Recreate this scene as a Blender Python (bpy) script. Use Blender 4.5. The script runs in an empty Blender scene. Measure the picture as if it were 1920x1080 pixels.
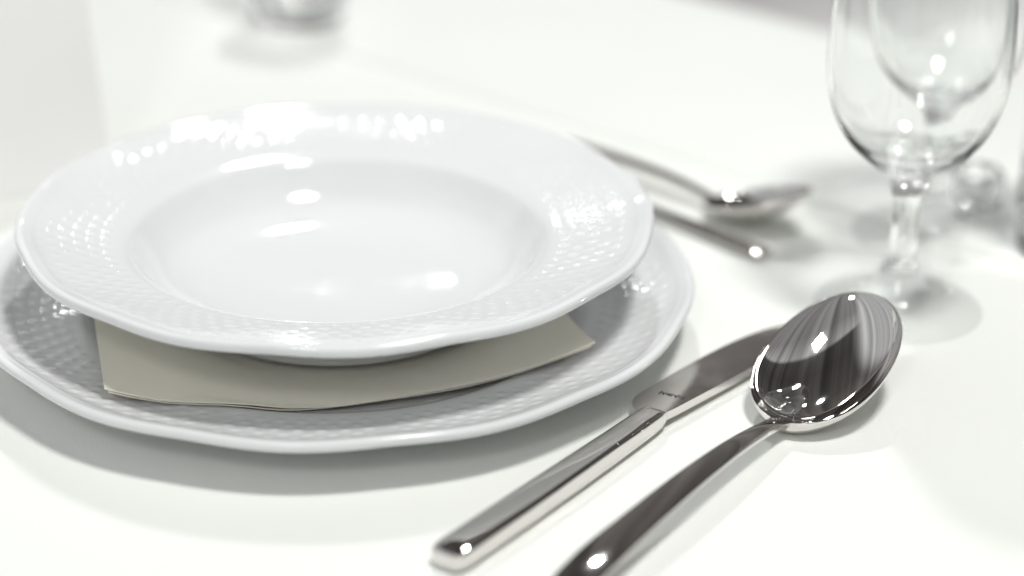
import bpy, math, random
import numpy as np
from mathutils import Matrix, Vector

random.seed(4)
S = bpy.context.scene
COL = S.collection

# ------------------------------------------------------------------ camera
CAM = np.array([-0.01006536, -0.72014426, 0.34190609])
YAW, PITCH, ROLL = 0.10226558, 0.42817154, 0.00873128
FPX = 4000.0                                    # focal length in photo pixels (75 mm on 36 mm)


def cam_axes():
    f = np.array([math.sin(YAW) * math.cos(PITCH), math.cos(YAW) * math.cos(PITCH), -math.sin(PITCH)])
    r = np.array([math.cos(YAW), -math.sin(YAW), 0.0])
    u = np.cross(r, f)
    return r * math.cos(ROLL) + u * math.sin(ROLL), -r * math.sin(ROLL) + u * math.cos(ROLL), f


AX_R, AX_U, AX_F = cam_axes()


def at(x, y, z=0.0):
    """photo pixel -> point at height z above the table"""
    d = AX_F + AX_R * (x - 960) / FPX - AX_U * (y - 540) / FPX
    return CAM + d * ((z - CAM[2]) / d[2])


cd = bpy.data.cameras.new('camera')
cam = bpy.data.objects.new('camera', cd)
COL.objects.link(cam)
cam.matrix_world = Matrix((
    (AX_R[0], AX_U[0], -AX_F[0], CAM[0]),
    (AX_R[1], AX_U[1], -AX_F[1], CAM[1]),
    (AX_R[2], AX_U[2], -AX_F[2], CAM[2]),
    (0, 0, 0, 1)))
cd.sensor_width = 36.0
cd.lens = FPX * 36 / 1920
cd.clip_start, cd.clip_end = 0.02, 60
cd.dof.use_dof = True
cd.dof.focus_distance = 0.715
cd.dof.aperture_fstop = 3.3
cd.dof.aperture_blades = 0
S.camera = cam

# ------------------------------------------------------------------ light
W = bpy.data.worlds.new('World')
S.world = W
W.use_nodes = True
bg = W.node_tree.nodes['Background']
# unseen room as colour bands, shaped for reflections: grey ahead, dark overhead, paler behind
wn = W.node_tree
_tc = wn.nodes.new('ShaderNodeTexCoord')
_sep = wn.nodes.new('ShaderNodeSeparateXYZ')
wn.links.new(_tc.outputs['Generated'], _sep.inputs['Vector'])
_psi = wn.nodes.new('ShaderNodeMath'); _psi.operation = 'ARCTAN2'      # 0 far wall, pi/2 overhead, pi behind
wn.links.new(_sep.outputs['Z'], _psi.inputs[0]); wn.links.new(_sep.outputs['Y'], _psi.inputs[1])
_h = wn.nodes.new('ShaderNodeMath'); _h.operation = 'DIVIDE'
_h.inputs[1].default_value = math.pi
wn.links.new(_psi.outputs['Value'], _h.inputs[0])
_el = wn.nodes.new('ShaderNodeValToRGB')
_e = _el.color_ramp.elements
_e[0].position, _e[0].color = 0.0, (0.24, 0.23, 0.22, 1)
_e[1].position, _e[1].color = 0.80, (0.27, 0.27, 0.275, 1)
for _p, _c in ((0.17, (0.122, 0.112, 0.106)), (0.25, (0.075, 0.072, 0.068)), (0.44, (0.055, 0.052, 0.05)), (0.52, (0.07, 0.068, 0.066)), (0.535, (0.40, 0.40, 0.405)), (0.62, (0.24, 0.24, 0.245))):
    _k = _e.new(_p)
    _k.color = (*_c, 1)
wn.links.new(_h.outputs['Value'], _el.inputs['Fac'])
# streaks added to the world colour for the polished steel to reflect
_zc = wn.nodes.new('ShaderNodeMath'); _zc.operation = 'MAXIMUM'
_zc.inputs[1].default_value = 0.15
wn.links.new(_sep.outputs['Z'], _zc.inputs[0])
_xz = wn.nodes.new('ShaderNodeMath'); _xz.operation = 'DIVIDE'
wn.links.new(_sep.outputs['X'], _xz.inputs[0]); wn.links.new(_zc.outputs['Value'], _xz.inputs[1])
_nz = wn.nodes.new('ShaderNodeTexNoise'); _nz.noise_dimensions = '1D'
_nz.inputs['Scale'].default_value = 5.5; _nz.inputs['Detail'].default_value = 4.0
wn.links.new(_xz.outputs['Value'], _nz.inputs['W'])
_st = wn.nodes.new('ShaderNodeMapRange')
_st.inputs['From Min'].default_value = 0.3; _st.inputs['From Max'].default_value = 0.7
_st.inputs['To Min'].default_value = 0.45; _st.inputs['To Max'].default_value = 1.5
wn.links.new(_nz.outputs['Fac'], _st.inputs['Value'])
# pale area added on the left, lightens the spoon's reflections and the card
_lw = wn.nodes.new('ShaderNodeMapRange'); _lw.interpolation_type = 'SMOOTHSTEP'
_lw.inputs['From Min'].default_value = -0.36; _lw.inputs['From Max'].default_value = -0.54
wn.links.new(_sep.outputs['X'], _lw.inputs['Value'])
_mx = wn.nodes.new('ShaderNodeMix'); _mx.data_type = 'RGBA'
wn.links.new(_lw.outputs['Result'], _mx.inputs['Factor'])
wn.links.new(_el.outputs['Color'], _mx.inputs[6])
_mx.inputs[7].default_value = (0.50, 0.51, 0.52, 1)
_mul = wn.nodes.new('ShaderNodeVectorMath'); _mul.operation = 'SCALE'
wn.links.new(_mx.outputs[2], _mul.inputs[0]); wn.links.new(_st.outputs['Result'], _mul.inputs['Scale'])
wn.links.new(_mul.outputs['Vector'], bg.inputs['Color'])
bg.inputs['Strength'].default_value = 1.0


def area(name, loc, target, sx, sy, power, color=(1, 1, 1)):
    l = bpy.data.lights.new(name, 'AREA')
    l.shape = 'RECTANGLE'
    l.size, l.size_y = sx, sy
    l.energy = power
    l.color = color
    o = bpy.data.objects.new(name, l)
    COL.objects.link(o)
    o.location = loc
    o.rotation_euler = (Vector(target) - Vector(loc)).to_track_quat('-Z', 'Y').to_euler()
    return o


area('ceiling_lamp', (0.36, -0.40, 1.50), (0, 0, 0), 0.24, 0.24, 16.0, (1.0, 0.99, 0.97))
area('ceiling_lamp', (-0.40, -1.35, 1.15), (0, 0, 0), 0.20, 0.20, 3.8, (1.0, 0.99, 0.97))
area('ceiling_lamp', (0.15, 1.10, 1.30), (-0.4, 0.50, 0), 0.10, 0.10, 9.0, (0.98, 0.99, 1.0))
area('wall_lamp', (-0.035, 2.40, 1.11), (0, 0.0, 0), 0.04, 0.10, 0.30, (0.97, 0.99, 1.0))
area('floor_fill', (1.30, 2.2, 0.10), (1.30, 2.2, -1), 0.30, 0.30, 9.0, (1.0, 0.99, 0.97))  # unseen light added to brighten the floor past the table edge

vs = S.view_settings
vs.view_transform = 'Standard'
vs.look = 'None'
vs.exposure = 0.12
vs.gamma = 1.0
vs.use_curve_mapping = False
S.cycles.use_denoising = True
S.cycles.max_bounces = 16
S.cycles.transmission_bounces = 14
S.cycles.glossy_bounces = 6
S.cycles.caustics_reflective = True
S.cycles.caustics_refractive = True
S.cycles.blur_glossy = 0.3
S.cycles.sample_clamp_indirect = 0.0


# ------------------------------------------------------------------ materials
def mat(name, base, rough=0.5, metal=0.0, **kw):
    m = bpy.data.materials.new(name)
    m.use_nodes = True
    b = m.node_tree.nodes['Principled BSDF']
    b.inputs['Base Color'].default_value = (*base, 1)
    b.inputs['Roughness'].default_value = rough
    b.inputs['Metallic'].default_value = metal
    for k, v in kw.items():
        b.inputs[k.replace('_', ' ')].default_value = v
    return m, m.node_tree, b


def noise(nt, scale, detail=3.0, rough=0.5, coord='Object', vec_scale=None):
    tc = nt.nodes.new('ShaderNodeTexCoord')
    n = nt.nodes.new('ShaderNodeTexNoise')
    n.inputs['Scale'].default_value = scale
    n.inputs['Detail'].default_value = detail
    n.inputs['Roughness'].default_value = rough
    if vec_scale:
        mp = nt.nodes.new('ShaderNodeMapping')
        mp.inputs['Scale'].default_value = vec_scale
        nt.links.new(tc.outputs[coord], mp.inputs['Vector'])
        nt.links.new(mp.outputs['Vector'], n.inputs['Vector'])
    else:
        nt.links.new(tc.outputs[coord], n.inputs['Vector'])
    return n


def ramp(nt, src, stops):
    r = nt.nodes.new('ShaderNodeValToRGB')
    e = r.color_ramp.elements
    e[0].position, e[0].color = stops[0][0], (*stops[0][1], 1)
    e[1].position, e[1].color = stops[-1][0], (*stops[-1][1], 1)
    for p, c in stops[1:-1]:
        k = e.new(p)
        k.color = (*c, 1)
    nt.links.new(src, r.inputs['Fac'])
    return r


def bump(nt, b, src, dist, strength=1.0, prev=None):
    n = nt.nodes.new('ShaderNodeBump')
    n.inputs['Distance'].default_value = dist
    n.inputs['Strength'].default_value = strength
    nt.links.new(src, n.inputs['Height'])
    if prev:
        nt.links.new(prev.outputs['Normal'], n.inputs['Normal'])
    nt.links.new(n.outputs['Normal'], b.inputs['Normal'])
    return n


def tint(nt, b, scale, c0, c1, lo=0.3, hi=0.7, **kw):
    n = noise(nt, scale, **kw)
    r = ramp(nt, n.outputs['Fac'], [(lo, c0), (hi, c1)])
    nt.links.new(r.outputs['Color'], b.inputs['Base Color'])
    return n


M_PORC, nt, b = mat('porcelain', (0.74, 0.755, 0.76), 0.07, IOR=1.5)
tint(nt, b, 30, (0.735, 0.75, 0.757), (0.748, 0.76, 0.765))
n = noise(nt, 60, 2)
bump(nt, b, n.outputs['Fac'], 0.0002, 0.25)

M_CLOTH, nt, b = mat('tablecloth_cotton', (0.84, 0.85, 0.79), 0.85, Sheen_Weight=0.15)
tint(nt, b, 9, (0.805, 0.825, 0.785), (0.825, 0.84, 0.805), coord='Object')
tc = nt.nodes.new('ShaderNodeTexCoord')
wv = []
for d in ('X', 'Y'):
    w = nt.nodes.new('ShaderNodeTexWave')
    w.wave_type = 'BANDS'
    w.bands_direction = d
    w.inputs['Scale'].default_value = 330
    w.inputs['Distortion'].default_value = 1.5
    w.inputs['Detail'].default_value = 1
    nt.links.new(tc.outputs['Object'], w.inputs['Vector'])
    wv.append(w)
mx = nt.nodes.new('ShaderNodeMath')
mx.operation = 'MAXIMUM'
nt.links.new(wv[0].outputs['Fac'], mx.inputs[0])
nt.links.new(wv[1].outputs['Fac'], mx.inputs[1])
b1 = bump(nt, b, mx.outputs['Value'], 0.00012, 0.35)
n = noise(nt, 14, 2)
bump(nt, b, n.outputs['Fac'], 0.002, 0.35, b1)

M_PAPER, nt, b = mat('napkin_paper', (0.80, 0.77, 0.65), 0.9)
tint(nt, b, 40, (0.88, 0.85, 0.735), (0.905, 0.875, 0.765))
n = noise(nt, 900, 4)
bump(nt, b, n.outputs['Fac'], 0.0002, 0.35)

M_CARD, nt, b = mat('card_paper', (0.84, 0.84, 0.82), 0.6)
tint(nt, b, 20, (0.90, 0.90, 0.885), (0.915, 0.915, 0.90))
tl = nt.nodes.new('ShaderNodeBsdfTranslucent')
tl.inputs['Color'].default_value = (0.86, 0.86, 0.84, 1)
ms = nt.nodes.new('ShaderNodeMixShader')
ms.inputs['Fac'].default_value = 0.12
nt.links.new(b.outputs['BSDF'], ms.inputs[1])
nt.links.new(tl.outputs['BSDF'], ms.inputs[2])
nt.links.new(ms.outputs['Shader'], nt.nodes['Material Output'].inputs['Surface'])


def steel(name, base, rough):
    m, nt, b = mat(name, base, rough, 1.0)
    n = noise(nt, 60, 4, 0.6)
    r = ramp(nt, n.outputs['Fac'], [(0.35, (rough * .8,) * 3), (0.75, (rough * 1.5,) * 3)])
    nt.links.new(r.outputs['Color'], b.inputs['Roughness'])
    n2 = noise(nt, 45, 2)
    bump(nt, b, n2.outputs['Fac'], 0.0003, 0.12)
    return m


M_STEEL = steel('polished_steel', (0.72, 0.70, 0.68), 0.04)
M_BLADE = steel('blade_steel', (0.74, 0.71, 0.69), 0.15)
M_ETCH, nt, b = mat('etched_mark', (0.03, 0.03, 0.028), 0.6)
tint(nt, b, 900, (0.02, 0.02, 0.02), (0.06, 0.06, 0.055))

M_GLASS, nt, b = mat('clear_glass', (0.985, 0.995, 0.99), 0.0, Transmission_Weight=1.0, IOR=1.5)
n = noise(nt, 35, 1)
bump(nt, b, n.outputs['Fac'], 0.0006, 0.15)

# thin blown walls: light passes straight through, Fresnel reflection on both faces
M_THIN = bpy.data.materials.new('thin_glass')
M_THIN.use_nodes = True
nt = M_THIN.node_tree
nt.nodes.remove(nt.nodes['Principled BSDF'])
tr = nt.nodes.new('ShaderNodeBsdfTransparent')
gl = nt.nodes.new('ShaderNodeBsdfGlossy')
gl.inputs['Roughness'].default_value = 0.01
lw_ = nt.nodes.new('ShaderNodeLayerWeight')
lw_.inputs['Blend'].default_value = 0.25
rr_ = ramp(nt, lw_.outputs['Facing'], [(0.80, (0.992, 0.997, 0.995)), (0.97, (0.52, 0.55, 0.54))])
nt.links.new(rr_.outputs['Color'], tr.inputs['Color'])
lw_.inputs['Blend'].default_value = 0.5
pw = nt.nodes.new('ShaderNodeMath'); pw.operation = 'POWER'
pw.inputs[1].default_value = 5.0
nt.links.new(lw_.outputs['Facing'], pw.inputs[0])
fr = nt.nodes.new('ShaderNodeMath'); fr.operation = 'MULTIPLY_ADD'      # Schlick, the same from both faces
fr.inputs[1].default_value = 0.96
fr.inputs[2].default_value = 0.04
nt.links.new(pw.outputs['Value'], fr.inputs[0])
n = noise(nt, 35, 1)
bp = nt.nodes.new('ShaderNodeBump')
bp.inputs['Distance'].default_value = 0.0008
bp.inputs['Strength'].default_value = 0.45
nt.links.new(n.outputs['Fac'], bp.inputs['Height'])
nt.links.new(bp.outputs['Normal'], gl.inputs['Normal'])
mxs = nt.nodes.new('ShaderNodeMixShader')
nt.links.new(fr.outputs['Value'], mxs.inputs['Fac'])
nt.links.new(tr.outputs['BSDF'], mxs.inputs[1])
nt.links.new(gl.outputs['BSDF'], mxs.inputs[2])
nt.links.new(mxs.outputs['Shader'], nt.nodes['Material Output'].inputs['Surface'])

M_WAX, nt, b = mat('wax', (0.80, 0.78, 0.72), 0.5)
tint(nt, b, 60, (0.78, 0.75, 0.68), (0.82, 0.80, 0.75))
M_FLOOR, nt, b = mat('floor_boards', (0.34, 0.33, 0.32), 0.5)
tint(nt, b, 4, (0.62, 0.61, 0.60), (0.70, 0.69, 0.68), vec_scale=(1, 8, 1))


# ------------------------------------------------------------------ mesh helpers
def tag(o, label, cat, group=None):
    o['label'] = label
    o['category'] = cat
    if group:
        o['group'] = group
    return o


def empty(name, loc=(0, 0, 0), rz=0.0):
    o = bpy.data.objects.new(name, None)
    o.empty_display_size = 0.02
    COL.objects.link(o)
    o.location = loc
    o.rotation_euler = (0, 0, rz)
    return o


def vnormals(V, F):
    N = np.zeros_like(V)
    for k in (3, 4):
        Q = np.array([f for f in F if len(f) == k], dtype=int)
        if not len(Q):
            continue
        if k == 4:
            n = np.cross(V[Q[:, 2]] - V[Q[:, 0]], V[Q[:, 3]] - V[Q[:, 1]])
        else:
            n = np.cross(V[Q[:, 1]] - V[Q[:, 0]], V[Q[:, 2]] - V[Q[:, 0]])
        for j in range(k):
            np.add.at(N, Q[:, j], n)
    L = np.linalg.norm(N, axis=1, keepdims=True)
    return N / np.maximum(L, 1e-20)


def make(name, V, F, material, parent=None, smooth=True, normals=None, sharp=None):
    me = bpy.data.meshes.new(name)
    me.from_pydata([tuple(map(float, v)) for v in V], [], [tuple(int(i) for i in f) for f in F])
    me.materials.append(material)
    if smooth:
        me.polygons.foreach_set('use_smooth', [True] * len(me.polygons))
    if sharp is not None:
        me.set_sharp_from_angle(angle=math.radians(sharp))
    me.update()
    if normals is not None:
        me.normals_split_custom_set_from_vertices([tuple(map(float, n)) for n in normals])
    o = bpy.data.objects.new(name, me)
    COL.objects.link(o)
    if parent:
        o.parent = parent
    return o


def split_parts(V, F, ids, names, material, parent):
    """one continuous surface cut into parts that keep the whole surface's normals"""
    V = np.asarray(V, float)
    N = vnormals(V, F)
    out = []
    for k, nm in enumerate(names):
        fs = [f for f, i in zip(F, ids) if i == k]
        used = sorted({i for f in fs for i in f})
        mp = {g: l for l, g in enumerate(used)}
        m_ = material[k] if isinstance(material, (list, tuple)) else material
        out.append(make(nm, V[used], [[mp[i] for i in f] for f in fs], m_, parent, normals=N[used]))
    return out


def catmull(P, step):
    """dense polyline through control points; returns points and the control index of each"""
    P = np.asarray(P, float)
    E = np.vstack([2 * P[0] - P[1], P, 2 * P[-1] - P[-2]])
    out, idx = [], []
    for i in range(1, len(E) - 2):
        p0, p1, p2, p3 = E[i - 1], E[i], E[i + 1], E[i + 2]
        d = [max(np.linalg.norm(b_ - a_), 1e-9) ** 0.5 for a_, b_ in ((p0, p1), (p1, p2), (p2, p3))]
        t0, t1 = 0, d[0]
        t2, t3 = t1 + d[1], t1 + d[1] + d[2]
        n_ = max(2, int(math.ceil(np.linalg.norm(p2 - p1) / step)))
        for k in range(n_):
            t = t1 + (t2 - t1) * k / n_
            A1 = (t1 - t) / (t1 - t0) * p0 + (t - t0) / (t1 - t0) * p1
            A2 = (t2 - t) / (t2 - t1) * p1 + (t - t1) / (t2 - t1) * p2
            A3 = (t3 - t) / (t3 - t2) * p2 + (t - t2) / (t3 - t2) * p3
            B1 = (t2 - t) / (t2 - t0) * A1 + (t - t0) / (t2 - t0) * A2
            B2 = (t3 - t) / (t3 - t1) * A2 + (t - t1) / (t3 - t1) * A3
            out.append((t2 - t) / (t2 - t1) * B1 + (t - t1) / (t2 - t1) * B2)
            idx.append(i - 1)
    out.append(P[-1])
    idx.append(len(P) - 1)
    return np.array(out), idx


def sm(x, a, b_):
    t = np.clip((x - a) / (b_ - a), 0, 1)
    return t * t * (3 - 2 * t)


def lathe_grid(prof, n, warp=None):
    """prof: (r,z) from axis to axis; closed at both poles. Faces are wound outward for a
    profile that runs up the inside/top first and back along the underside."""
    prof = np.asarray(prof, float)
    a = np.arange(n) * 2 * math.pi / n
    body = prof[1:-1]
    V = [(0, 0, prof[0][1])]
    R = np.repeat(body[:, 0], n)
    Z = np.repeat(body[:, 1], n)
    T = np.tile(a, len(body))
    if warp is not None:
        R, Z = warp(R, Z, T, np.repeat(np.arange(len(body)) + 1, n))
    G = np.stack([R * np.cos(T), R * np.sin(T), Z], 1)
    V = np.vstack([[(0, 0, prof[0][1])], G, [(0, 0, prof[-1][1])]])
    F, seg = [], []
    for j in range(n):
        F.append((0, 1 + j, 1 + (j + 1) % n))
        seg.append(0)
    for i in range(len(body) - 1):
        for j in range(n):
            k = (j + 1) % n
            F.append((1 + i * n + j, 1 + (i + 1) * n + j, 1 + (i + 1) * n + k, 1 + i * n + k))
            seg.append(i + 1)
    last = len(V) - 1
    o = 1 + (len(body) - 1) * n
    for j in range(n):
        F.append((last, o + (j + 1) % n, o + j))
        seg.append(len(body))
    return V, F, seg


# ------------------------------------------------------------------ the table
E1 = np.array([0.66, -0.75]) / math.hypot(0.66, 0.75)      # along the table
E2 = np.array([-E1[1], E1[0]])                            # across, away from the diner
FAR, NEAR = 0.415, -0.36
U0, U1 = -1.25, 0.95


def build_table():
    t = empty('dining_table', (0, 0, -0.74))
    tag(t, 'dining table under a white cotton tablecloth with a pressed crease', 'table')
    # cloth cross-section over the table: v across, then hanging down on both sides
    vs_ = []
    for k in range(9):
        vs_.append((NEAR - 0.012, -0.30 + 0.28 * k / 8))
    for k in range(1, 7):
        a = math.pi - math.pi / 2 * k / 6
        vs_.append((NEAR + 0.012 * math.cos(a), -0.012 + 0.012 * math.sin(a)))
    inner = sorted(set([round(x, 5) for x in np.arange(NEAR + 0.03, FAR - 0.02, 0.02)]
                       + [round(x, 5) for x in np.arange(0.209, 0.227, 0.0004)]))
    for v in inner:
        vs_.append((v, 0.0))
    for k in range(0, 7):
        a = math.pi / 2 - math.pi / 2 * k / 6
        vs_.append((FAR + 0.022 * math.cos(a), -0.022 + 0.022 * math.sin(a)))
    for k in range(1, 10):
        vs_.append((FAR + 0.022, -0.022 - 0.28 * k / 9))
    us = np.linspace(U0, U1, 221)
    V, F = [], []
    for u in us:
        for v, z in vs_:
            dz = 0.0
            vv = v
            if z == 0.0:
                c = 0.218 + 0.004 * math.sin(u * 5.0)
                d = (v - c)
                dz = 0.0026 * (math.exp(-d / 0.025) if d > 0 else math.exp(-(d / 0.0012) ** 2))
            else:
                hang = max(0.0, -z - 0.02)
                vv += (1 if v > 0 else -1) * 0.05 * hang / 0.28 * (0.5 + 0.5 * math.sin(u * 21 + 1.3 * math.sin(u * 5)))
            p = E1 * u + E2 * vv
            V.append((p[0], p[1], z + dz + 0.74))
    m = len(vs_)
    for i in range(len(us) - 1):
        for j in range(m - 1):
            F.append((i * m + j, (i + 1) * m + j, (i + 1) * m + j + 1, i * m + j + 1))
    make('tablecloth', V, F, M_CLOTH, t)
    # board under the cloth and four legs
    def box(name, u0, u1, v0, v1, z0, z1):
        P = []
        for z in (z0, z1):
            for u, v in ((u0, v0), (u1, v0), (u1, v1), (u0, v1)):
                p = E1 * u + E2 * v
                P.append((p[0], p[1], z + 0.74))
        return make(name, P, [(3, 2, 1, 0), (4, 5, 6, 7), (0, 1, 5, 4), (1, 2, 6, 5), (2, 3, 7, 6), (3, 0, 4, 7)],
                    M_FLOOR, t, smooth=False)
    box('tabletop', U0 + .01, U1 - .01, NEAR + .004, FAR - .004, -0.034, -0.004)
    for u in (U0 + .06, U1 - .12):
        for v in (NEAR + .05, FAR - .11):
            box('leg', u, u + .06, v, v + .06, -0.74, -0.036)


build_table()

fl = make('floor', [(-6, -6, -0.742), (6, -6, -0.742), (6, 6, -0.742), (-6, 6, -0.742)], [(0, 1, 2, 3)], M_FLOOR, smooth=False)
fl['kind'] = 'structure'


# ------------------------------------------------------------------ plates
def plate(name, prof_top, prof_bot, R, r_in, lobes, phase, weave_n, rows, amp, z0, label, loc=(0, 0)):
    t = empty(name, (loc[0], loc[1], z0))
    tag(t, label, 'plate')
    step = 0.0011
    top, it = catmull(prof_top, step)
    bot, ib = catmull(prof_bot, step * 2.2)
    prof = np.vstack([top, bot[1:]])
    ntop = len(top)

    def warp(r, z, a, k):
        la = np.abs(np.sin((a - phase) * lobes / 2))              # 0 at the cusps
        lobe = 1 - la ** 1.6
        e = sm(r, r_in + 0.25 * (R - r_in), R)
        rr = r * (1 - 0.007 * e * lobe)
        zz = z + 0.0006 * e * lobe
        # woven relief on the top of the rim
        q = (r - r_in) / (R - r_in)
        env = sm(q, 0.10, 0.17) * (1 - sm(q, 0.76, 0.84)) * sm(la, 0.04, 0.22) * (k < ntop)
        ph = q * rows
        row = np.floor(ph)
        c = np.cos(weave_n * a + math.pi * (row % 2))
        dash = sm(c, 0.05, 0.75) * np.sin(math.pi * (ph - row)) ** 2
        zz = zz + amp * env * dash
        # shallow rib that frames each panel of the weave
        rib = np.exp(-((q - 0.86) / 0.025) ** 2) * (k < ntop)
        zz = zz + 0.00030 * rib
        return rr, zz

    V, F, seg = lathe_grid(prof, 960 // 1, warp)
    # lathe_grid winds (centre -> out) faces upward for the top
    rr = prof[:, 0]
    ids = []
    for s in seg:
        if s < ntop - 1:
            ids.append(0 if rr[min(s, ntop - 1)] < r_in else 1)
        else:
            ids.append(2)
    split_parts(V, F, ids, ['well', 'rim', 'underside'], M_PORC, t)
    return t


mm = 0.001
SOUP_Z, DINNER_Z = 0.0096, 0.0002
soup_top = np.array([(0, 4.3), (12, 4.42), (24, 4.85), (36, 5.65), (46, 6.85), (54, 8.6), (63.5, 12.6), (69.5, 18.4), (73.4, 23.6), (75.3, 26.0),
                     (78, 27.4), (84, 28.6), (94, 30.6), (104, 32.8), (110, 34.6), (112.6, 35.6), (114.4, 35.7), (115.2, 34.9), (115.3, 33.6)]) * mm
soup_bot = np.array([(115.3, 33.6), (114.8, 32.2), (112.5, 31.2), (108, 30.4), (95, 27.4), (82, 24.6), (77.5, 22.0), (73.5, 16.2), (69, 10.6), (63.5, 6.8), (59.5, 5.0),
                     (57.5, 3.2), (56.8, 0.6), (55.5, 0.0), (54, 0.6), (53.2, 2.4), (50, 2.7), (25, 2.6), (0, 2.6)]) * mm
din_top = np.array([(0, 4.0), (40, 4.0), (72, 4.2), (80, 4.9), (85.5, 6.4), (89.5, 8.5), (93, 9.7), (101, 11.1), (112, 13.4), (121, 16.0), (127, 18.6),
                    (129.6, 19.8), (131.2, 19.6), (131.8, 18.6), (131.7, 17.4)]) * mm
din_bot = np.array([(131.7, 17.4), (130.6, 16.1), (127.5, 15.2), (118, 12.2), (104, 8.2), (94, 5.6), (88, 3.2), (84.5, 1.6), (83, 0.2), (81.5, 0.0), (80, 0.3), (79, 1.6), (70, 1.7), (40, 1.7), (0, 1.7)]) * mm

plate('dinner_plate', din_top, din_bot, 0.1318, 0.0925, 12, 0.12, 90, 8, 0.00034, DINNER_Z,
      'wide white porcelain plate with a woven relief rim lying on the tablecloth', (-0.0012, 0.0004))
plate('soup_plate', soup_top, soup_bot, 0.1153, 0.076, 12, 0.30, 84, 8, 0.00017, SOUP_Z,
      'deep white porcelain soup plate stacked on the napkin and the wider plate')


# ------------------------------------------------------------------ napkin between the plates
def build_napkin():
    eu = np.array([166.5, 22.7]) / 168.0
    ev = np.array([-22.7, 166.5]) / 168.0
    mid = np.array([0.0035, -0.0735])
    pr = din_top[:, 0]
    pz = din_top[:, 1] + DINNER_Z
    nu, nv = 90, 80

    def layer(z_off, du, dv, curl, seed, th):
        V = []
        for side in (0, 1):
            for i in range(nu + 1):
                u = -1 + 2 * i / nu
                for j in range(nv + 1):
                    v = j / nv
                    x = u * (0.0838 + du)
                    y = -dv + v * 0.150 - 0.0075 * (1 - u * u) * (1 - v)
                    # the right-hand side runs slightly inwards towards the back with a soft wave
                    if u > 0:
                        x -= u * (0.010 * v + 0.0022 * math.sin(v * 9.0) * (1 - v))
                    p = mid + eu * x + ev * y
                    r = math.hypot(p[0] + 0.0012, p[1])
                    base = 0.0066 + 0.0098 * abs(u) ** 2.1
                    base += 0.0005 * math.sin(u * 4.3 + seed) * (1 - v) * (1 - v)
                    base += curl * max(0, abs(u) - 0.55) ** 2 * max(0, 0.35 - v)
                    base += 0.0002 * math.sin(u * 9 + v * 7 + seed)
                    if r < 0.064:
                        base = base + (0.0064 - base) * (1 - sm(r, 0.057, 0.064))
                    fl_ = np.interp(r, pr, pz)
                    z = max(base, fl_ + 0.0006) + z_off
                    if r < 0.060:
                        z = min(z, SOUP_Z - 0.0002 - (0.0016 - z_off) * 0.7)
                    V.append((p[0], p[1], z + (th if side == 0 else 0.0)))
        n1 = (nu + 1) * (nv + 1)
        F = []
        g = lambda i, j: i * (nv + 1) + j
        for i in range(nu):
            for j in range(nv):
                F.append((g(i, j), g(i + 1, j), g(i + 1, j + 1), g(i, j + 1)))
                F.append((n1 + g(i, j), n1 + g(i, j + 1), n1 + g(i + 1, j + 1), n1 + g(i + 1, j)))
        for i in range(nu):
            F.append((g(i + 1, 0), g(i, 0), n1 + g(i, 0), n1 + g(i + 1, 0)))
            F.append((g(i, nv), g(i + 1, nv), n1 + g(i + 1, nv), n1 + g(i, nv)))
        for j in range(nv):
            F.append((g(0, j), g(0, j + 1), n1 + g(0, j + 1), n1 + g(0, j)))
            F.append((g(nu, j + 1), g(nu, j), n1 + g(nu, j), n1 + g(nu, j + 1)))
        return V, F

    t = empty('napkin', (0, 0, 0.005))
    tag(t, 'cream folded paper napkin pinched between the soup plate and the wider plate', 'napkin')
    for k, (z_off, du, dv, curl, seed, th) in enumerate(((0.0, -0.0012, -0.0010, 0.005, 0.6, 0.0005), (0.0011, 0.0, 0.0, 0.012, 0.0, 0.0006))):
        V, F = layer(z_off, du, dv, curl, seed, th)
        V = [(x, y, z - 0.005) for x, y, z in V]
        make('folded_layer', V, F, M_PAPER, t, sharp=50)


build_napkin()


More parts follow.
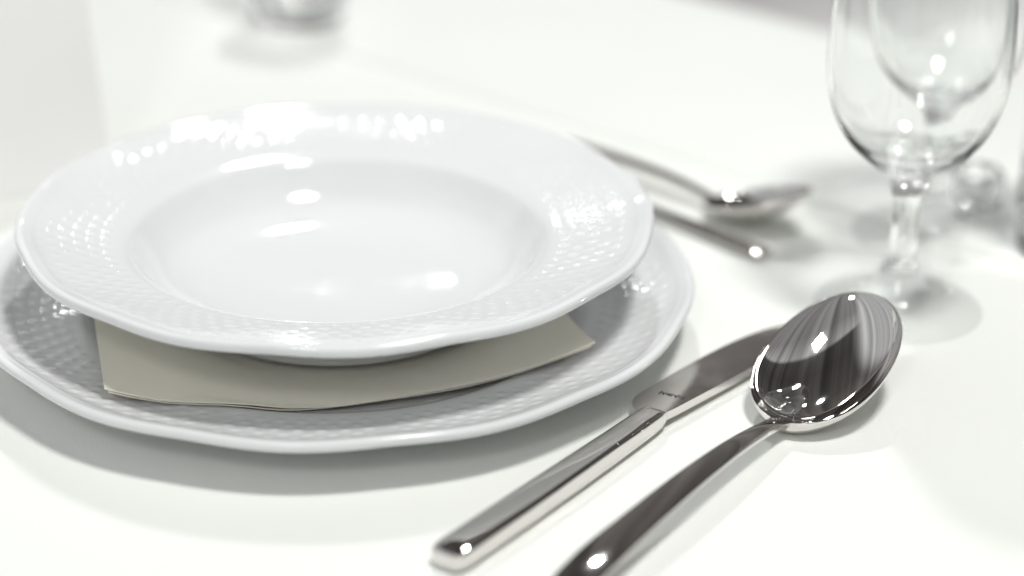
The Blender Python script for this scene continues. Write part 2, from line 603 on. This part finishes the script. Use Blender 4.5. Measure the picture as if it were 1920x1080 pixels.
# ------------------------------------------------------------------ spoon
def build_spoon(name, label, origin, heading, k=1.0):
    """origin: ground point under the middle of the bowl; the bowl tip points along heading"""
    t = empty(name, (origin[0], origin[1], 0.0), heading)
    tag(t, label, 'spoon')
    a, bw, tilt, cz = 0.0345 * k, 0.0225 * k, math.radians(19.5), 0.0166 * k
    depth = 0.0125 * k
    end = -0.170 * k
    th_ = np.linspace(0, math.pi, 75)
    S1 = -np.cos(th_) * a                                    # bowl stations
    S0 = np.linspace(end, -a * 1.0, 70)[:-1]
    st = np.concatenate([S0, S1[1:]]) if False else np.concatenate([S0, S1])
    nw = 40
    hz_s = np.array([-0.170, -0.150, -0.120, -0.090, -0.065, -0.048, -0.040, -0.0345]) * k
    hz_z = np.array([0.0034, 0.0076, 0.0098, 0.0106, 0.0099, 0.0082, 0.0070, 0.0058]) * k
    hw_s = np.array([-0.170, -0.164, -0.150, -0.120, -0.090, -0.065, -0.048, -0.040, -0.0345, -0.031]) * k
    hw_w = np.array([0.0015, 0.0058, 0.0066, 0.0057, 0.0048, 0.0040, 0.0034, 0.0032, 0.0037, 0.0052]) * k

    # smooth interpolation of the handle curves
    def curve(xs, ys, x):
        pts, _ = catmull(np.stack([xs, ys], 1), 0.0006)
        return np.interp(x, pts[:, 0], pts[:, 1])

    V = []
    for s in st:
        q = np.clip(s / a, -1, 1)
        egg = bw * (1 - abs(q) ** 2.15) ** 0.5 * (1 - 0.05 * q)
        hw = curve(hw_s, hw_w, s) if s < hw_s[-1] else 0.0052 * k * max(0, 1 - (s - hw_s[-1]) / (0.012 * k))
        w = max(egg, (egg ** 3 + hw ** 3) ** (1 / 3) if s > -a else hw, 0.0004)
        zr = cz + s * math.sin(tilt)
        xs = s * math.cos(tilt) if s > -a else -a * math.cos(tilt) + (s + a)
        inb = sm(s, -a, -a * 0.55)
        if s <= -a:
            zr = curve(hz_s, hz_z, s)
        else:
            zr = zr + (0.0058 * k - (cz - a * math.sin(tilt))) * (1 - sm(s, -a, -a * 0.6))
        for side in (0, 1):
            for j in range(nw + 1):
                f = -1 + 2 * j / nw
                f = math.sin(f * math.pi / 2) if side == 0 else -math.sin(f * math.pi / 2)
                bowl = depth * (max(0, 1 - q * q) ** 0.72) * (1 - f * f) ** 0.72 if s > -a else 0.0
                crown = 0.0004 * k * (1 - f * f) ** 1.0 * (1 - inb)
                z = zr - bowl + crown
                if side == 1:
                    tb = 0.0013 * k
                    th_h = 0.0034 * k * (1 - f * f) ** 0.5 + 0.0002
                    z -= tb * inb * (0.55 + 0.45 * (1 - f * f)) + th_h * (1 - inb)
                V.append((xs, f * w, z))
    m = 2 * (nw + 1)
    F, ids = [], []
    for i in range(len(st) - 1):
        part = 0 if st[i] < -a * 0.999 else 1
        for j in range(m):
            j2 = (j + 1) % m
            F.append((i * m + j, (i + 1) * m + j, (i + 1) * m + j2, i * m + j2))
            ids.append(part)
    split_parts(V, F, ids, ['handle', 'bowl'], M_STEEL, t)
    # nothing of the spoon goes below the cloth
    lo = min(v[2] for v in V)
    t.location.z = 0.0003 - lo
    return t


build_spoon('soup_spoon', 'polished steel soup spoon lying beside the knife with its bowl before the stemmed glass',
            (0.1650, -0.0785), math.radians(49.0))
d_or = at(1422, 399, 0.006)
build_spoon('dessert_spoon', 'small steel dessert spoon lying behind the plates beside another steel handle',
            (d_or[0], d_or[1]), math.radians(-50.5), 0.76)


# ------------------------------------------------------------------ knife
def sweep(stations, material, name, parent, ring, cap=True, sharp=None):
    V, F = [], []
    m = None
    for sta in stations:
        R = ring(sta)
        m = len(R)
        V += list(R)
    for i in range(len(stations) - 1):
        for j in range(m):
            F.append((i * m + j, i * m + (j + 1) % m, (i + 1) * m + (j + 1) % m, (i + 1) * m + j))
    if cap:
        F.append(tuple(range(m - 1, -1, -1)))
        o = (len(stations) - 1) * m
        F.append(tuple(o + j for j in range(m)))
    return make(name, V, F, material, parent, sharp=sharp)


def build_knife():
    h = math.radians(48.0)
    o = np.array([0.0275, -0.170])
    t = empty('table_knife', (o[0], o[1], 0.0), h)
    tag(t, 'steel table knife with a smooth solid handle lying between plates and soup spoon', 'knife')
    # s along the knife, w to the plate side
    hs = np.array([-6.0, -5.6, -4.6, -3.0, 0, 30, 60, 85, 100, 106, 109, 110.5]) * mm
    hw = np.array([3.6, 4.9, 5.8, 6.3, 6.6, 6.3, 5.8, 5.4, 5.2, 5.0, 4.5, 3.6]) * mm
    hc = np.array([-3.4, -3.4, -3.4, -3.4, -3.5, -4.2, -4.6, -4.6, -4.4, -4.2, -4.0, -3.9]) * mm
    ht = np.array([2.2, 3.0, 3.5, 3.8, 4.0, 4.2, 4.3, 4.2, 4.0, 3.7, 3.0, 1.6]) * mm
    zc = np.array([4.0, 4.0, 4.0, 4.0, 4.1, 4.4, 4.6, 4.6, 4.6, 4.6, 4.5, 4.5]) * mm
    st = np.concatenate([np.linspace(-6, -2.5, 16), np.linspace(-2, 104, 54), np.linspace(104.6, 110.5, 14)]) * mm

    def ring(s):
        W_, C_, T_, Z_ = (np.interp(s, hs, x) for x in (hw, hc, ht, zc))
        R = []
        for j in range(56):
            a = -2 * math.pi * j / 56
            ca, sa = math.cos(a), math.sin(a)
            n_ = (7.0 if ca < 0 else 3.6) if sa > 0 else 2.6
            x = math.copysign(abs(ca) ** (2 / n_), ca)
            y = math.copysign(abs(sa) ** (2 / n_), sa)
            # top face slopes a little towards the spoon
            R.append((s, C_ + W_ * x, Z_ + T_ * y * (1.0 if y < 0 else 0.94 + 0.06 * -x)))
        return R
    sweep(st[::-1], M_STEEL, 'handle', t, ring)

    # blade: cutting edge on the plate side, spine on the spoon side, bending slightly towards the spoon
    ls = np.array([107.5, 109, 112, 116, 121, 146, 165, 176, 186, 194, 201, 206, 209.5, 211.5]) * mm
    lw = np.array([1.0, 4.6, 7.4, 8.8, 9.2, 8.1, 6.6, 5.2, 3.2, 0.8, -2.4, -5.8, -9.2, -12.6]) * mm
    rs = np.array([107.5, 112, 131, 162, 190, 203, 211.5]) * mm
    rw = np.array([-6.6, -7.6, -9.7, -12.6, -14.8, -15.2, -14.2]) * mm
    zs = lambda s: 0.0046 - 0.0016 * (s - 0.1075) / 0.104
    st = np.concatenate([np.linspace(107.5, 121, 24), np.linspace(123, 190, 36), np.linspace(191.5, 211.5, 26)]) * mm

    def bring(s):
        L_, _ = None, None
        l = curve2(ls, lw, s)
        r = curve2(rs, rw, s)
        z = zs(s)
        T = 0.0014
        P = []
        for f in np.linspace(0, 1, 13):                       # top, spine -> edge
            P.append((s, r + (l - r) * f, z + T * (1 - f ** 2.2) + 0.00012))
        for f in np.linspace(1, 0, 13):
            P.append((s, r + (l - r) * f, z - T * (1 - f ** 2.2) - 0.00012))
        return P

    def curve2(xs, ys, x):
        pts, _ = catmull(np.stack([xs, ys], 1), 0.0008)
        return np.interp(x, pts[:, 0], pts[:, 1])
    bl = sweep(st[::-1], M_BLADE, 'blade', t, bring, sharp=28)
    # the worn stamp across the blade near the handle: a row of small dark strokes
    pa, pb = at(1236, 733, 0.0058), at(1286, 748, 0.0058)
    ca, sa = math.cos(h), math.sin(h)
    V, F = [], []
    nS = 11
    for i in range(nS):
        f0 = i / nS
        p = pa + (pb - pa) * (f0 + 0.02)
        q = pa + (pb - pa) * (f0 + 0.075 + 0.02 * math.sin(i * 2.3))
        hh = 0.0010 + 0.0004 * math.sin(i * 3.7 + 1)
        loc = []
        for P_ in (p, q):
            dx, dy = P_[0] - o[0], P_[1] - o[1]
            s_, w_ = dx * ca + dy * sa, -dx * sa + dy * ca
            loc.append((s_, w_))
        for (s_, w_), sg in ((loc[0], -1), (loc[1], -1), (loc[1], 1), (loc[0], 1)):
            s2 = s_ + sg * hh
            l, r = curve2(ls, lw, s2), curve2(rs, rw, s2)
            ff = np.clip((w_ - r) / (l - r), 0, 1)
            V.append((s2, w_, zs(s2) + 0.0014 * (1 - ff ** 2.2) + 0.00012 + 0.00006))
        F.append((4 * i, 4 * i + 1, 4 * i + 2, 4 * i + 3))
    st_ = make('worn_stamp', V, F, M_ETCH, t, smooth=False)


build_knife()


# ------------------------------------------------------------------ the steel handle behind the plates
def build_fork():
    e = at(1434, 480, 0.002)
    h = math.radians(-52.5)                      # local +x runs to the handle end
    t = empty('dessert_fork', (e[0], e[1], 0.0), h)
    tag(t, 'flat steel cutlery handle poking out from behind the stacked plates', 'cutlery')
    xs = np.array([-118, -110, -90, -60, -30, -10, -3, -0.8, 0]) * mm
    ws = np.array([2.4, 2.2, 2.5, 3.4, 4.6, 5.4, 5.3, 4.8, 4.2]) * mm
    zs_ = np.array([6, 5.0, 3.4, 2.7, 2.6, 2.6, 2.6, 2.6, 2.6]) * mm
    st = np.concatenate([np.linspace(-118, -5, 50), np.linspace(-4.5, 0, 10)]) * mm

    def ring(s):
        w = np.interp(s, xs, ws)
        z = np.interp(s, xs, zs_)
        R = []
        for j in range(28):
            a = -2 * math.pi * j / 28
            ca, sa = math.cos(a), math.sin(a)
            R.append((s, w * math.copysign(abs(ca) ** 0.7, ca), z + 0.0017 * math.copysign(abs(sa) ** 0.8, sa)))
        return R
    sweep(st[::-1], M_STEEL, 'handle', t, ring)
    # head with three tines, hidden behind the plates
    xs2 = np.array([-180, -160, -140, -130, -122, -117]) * mm

    def head(s):
        w = np.interp(s, np.array([-142, -136, -128, -120, -117]) * mm, np.array([10.5, 10.5, 9, 4.5, 2.6]) * mm)
        z = np.interp(s, np.array([-142, -128, -117]) * mm, np.array([2.6, 3.2, 6.0]) * mm)
        return [(s, w, z + .0008), (s, -w, z + .0008), (s, -w, z - .0008), (s, w, z - .0008)]
    sweep(np.linspace(-117, -142, 16) * mm, M_STEEL, 'head', t, head, sharp=40)
    for k in (-1, 0, 1):
        def tine(s, k=k):
            w = np.interp(s, np.array([-180, -141.5]) * mm, np.array([0.8, 2.2]) * mm)
            z = np.interp(s, np.array([-180, -165, -141.5]) * mm, np.array([6, 2.2, 2.6]) * mm)
            return [(s, k * .0078 + w, z + .0007), (s, k * .0078 - w, z + .0007), (s, k * .0078 - w, z - .0007), (s, k * .0078 + w, z - .0007)]
        sweep(np.linspace(-141.5, -180, 14) * mm, M_STEEL, 'tine', t, tine, sharp=40)


build_fork()

# ------------------------------------------------------------------ glasses
goblet_out = np.array([(0, 0.8), (18, 0.7), (28, 0.1), (30.6, 0.15), (31.6, 0.9), (31.2, 1.7), (28, 2.4), (21, 4.0), (15.5, 6.2), (12.2, 8.8), (9.8, 12.4), (7.2, 17), (5.6, 23), (5.0, 31), (5.1, 41),
                       (5.9, 48), (8.0, 53), (12, 57), (17.5, 61.5), (23.5, 67.5), (28.4, 75.5), (31.6, 85), (33.0, 95), (33.2, 106), (32.5, 120), (31.2, 134), (30.2, 146), (29.9, 149.6), (29.4, 150.2)]) * mm
goblet_in = np.array([(29.4, 150.2), (28.9, 149.6), (29.2, 146), (30.1, 134), (31.4, 120), (32.0, 106), (31.7, 95), (30.2, 85), (26.8, 75.8), (21.6, 68.4), (15.0, 62.8), (7.5, 60.0), (0, 59.2)]) * mm


def build_goblet(x, y, label, rz):
    t = empty('wine_glass', (x, y, 0.0003), rz)
    tag(t, label, 'glass')
    a, ia = catmull(goblet_out, 0.0016)
    b_, _ = catmull(goblet_in, 0.0016)
    prof = np.vstack([a, b_[1:]])
    V, F, seg = lathe_grid(prof, 128)
    F = [tuple(reversed(f)) for f in F]
    na = len(a)
    ids = []
    for s in seg:
        z = prof[min(s, len(prof) - 1)][1]
        if s >= na - 1:
            ids.append(2)
        else:
            ids.append(0 if (z < 0.0124 and s < na) else (1 if z < 0.0560 else 2))
    split_parts(V, F, ids, ['foot', 'stem', 'bowl'], (M_THIN, M_GLASS, M_GLASS), t)
    return t


g1 = at(1682, 580)
build_goblet(g1[0], g1[1], 'stemmed wine glass standing right behind the bowl of the soup spoon', 0.3)
g2 = at(1742, 442)
build_goblet(g2[0], g2[1], 'stemmed wine glass standing behind the other stemmed glass', 1.1)


def build_tumbler(name, x, y, r0, r1, h, base, label, wall=0.0016):
    t = empty(name, (x, y, 0.0003))
    tag(t, label, 'glass')
    out = np.array([(0, 0.0010), (r0 * .6, 0.0010), (r0 - .004, 0.0002), (r0 - .0015, 0.0004), (r0, 0.0030), (r0 + (r1 - r0) * .3, h * .3), (r0 + (r1 - r0) * .7, h * .7), (r1, h - .001), (r1 - wall / 2, h)])
    inn = np.array([(r1 - wall / 2, h), (r1 - wall, h - .001), (r0 + (r1 - r0) * .7 - wall, h * .7), (r0 + (r1 - r0) * .3 - wall, h * .3 + base * .3), (r0 - wall * 1.6, base + .004), (r0 - .006, base + .0006), (r0 * .4, base), (0, base)])
    a, _ = catmull(out, 0.002)
    b_, _ = catmull(inn, 0.002)
    prof = np.vstack([a, b_[1:]])
    V, F, seg = lathe_grid(prof, 96)
    F = [tuple(reversed(f)) for f in F]
    ids = []
    for s in seg:
        z = prof[min(s, len(prof) - 1)][1]
        ids.append(0 if (s < len(a) and z < base) or z <= base + .004 else 1)
    split_parts(V, F, ids, ['base', 'wall'], M_GLASS, t)
    return t


p = at(1899, 470)
build_tumbler('tumbler', p[0] + 0.0335, p[1] - 0.004, 0.0325, 0.036, 0.115, 0.009,
              'straight sided glass tumbler to the right of the two stemmed glasses')
p = at(560, 40)
build_tumbler('tumbler', p[0], p[1], 0.0235, 0.030, 0.075, 0.010,
              'small glass tumbler standing far behind the stacked plates')


# faceted glass salt cellar behind the glasses
def build_cellar():
    p = at(1822, 392)
    t = empty('salt_cellar', (p[0], p[1], 0.0003), 0.5)
    tag(t, 'small faceted glass salt cellar behind the two stemmed glasses', 'salt cellar')
    n = 8
    rings = [(0.0085, 0.0), (0.0125, 0.004), (0.0135, 0.013), (0.0120, 0.0175), (0.0100, 0.0175), (0.0095, 0.009), (0.002, 0.006)]
    V, F = [], []
    for i, (r, z) in enumerate(rings):
        for j in range(n):
            a = 2 * math.pi * (j + 0.5 * (i in (1, 2))) / n
            V.append((r * math.cos(a), r * math.sin(a), z))
    for i in range(len(rings) - 1):
        for j in range(n):
            k = (j + 1) % n
            F.append((i * n + j, i * n + k, (i + 1) * n + k, (i + 1) * n + j))
    F.append(tuple(range(n - 1, -1, -1)))
    o = (len(rings) - 1) * n
    F.append(tuple(o + j for j in range(n)))
    make('cut_glass_body', V, F, M_GLASS, t, smooth=False)


build_cellar()


# ------------------------------------------------------------------ upright folded card on the left
def build_card():
    base = at(212, 340)
    d = np.array(at(-110, 385)[:2]) - base[:2]
    d /= np.linalg.norm(d)
    t = empty('tent_card', (base[0], base[1], 0.0003), math.atan2(d[1], d[0]))
    tag(t, 'tall blank white tent card standing behind the left side of the plates', 'card')
    H, T, lean, nx, nz = 0.19, 0.0006, math.radians(20), 16, 10
    spread = 2 * H * math.sin(lean)                 # local -y runs away from the diner
    for nm, y0, sg in (('front_leaf', 0.0, -1.0), ('back_leaf', -spread, 1.0)):
        V, F = [], []
        for side in (-1, 1):
            for i in range(nx + 1):
                for k in range(nz + 1):
                    h_ = k / nz
                    bow = 0.0016 * math.sin(math.pi * i / nx) * math.sin(math.pi * h_) * -sg
                    y = y0 + sg * h_ * H * math.sin(lean) + bow + side * T - sg * 0.0005
                    V.append((0.135 * i / nx, y, h_ * H * math.cos(lean)))
        n1 = (nx + 1) * (nz + 1)
        g = lambda i, k: i * (nz + 1) + k
        for i in range(nx):
            for k in range(nz):
                F.append((g(i, k), g(i + 1, k), g(i + 1, k + 1), g(i, k + 1)))
                F.append((n1 + g(i, k), n1 + g(i, k + 1), n1 + g(i + 1, k + 1), n1 + g(i + 1, k)))
        for i in range(nx):
            F.append((g(i, 0), n1 + g(i, 0), n1 + g(i + 1, 0), g(i + 1, 0)))
            F.append((g(i, nz), g(i + 1, nz), n1 + g(i + 1, nz), n1 + g(i, nz)))
        for k in range(nz):
            F.append((g(0, k), g(0, k + 1), n1 + g(0, k + 1), n1 + g(0, k)))
            F.append((g(nx, k), n1 + g(nx, k), n1 + g(nx, k + 1), g(nx, k + 1)))
        make(nm, V, F, M_CARD, t, sharp=30)


build_card()
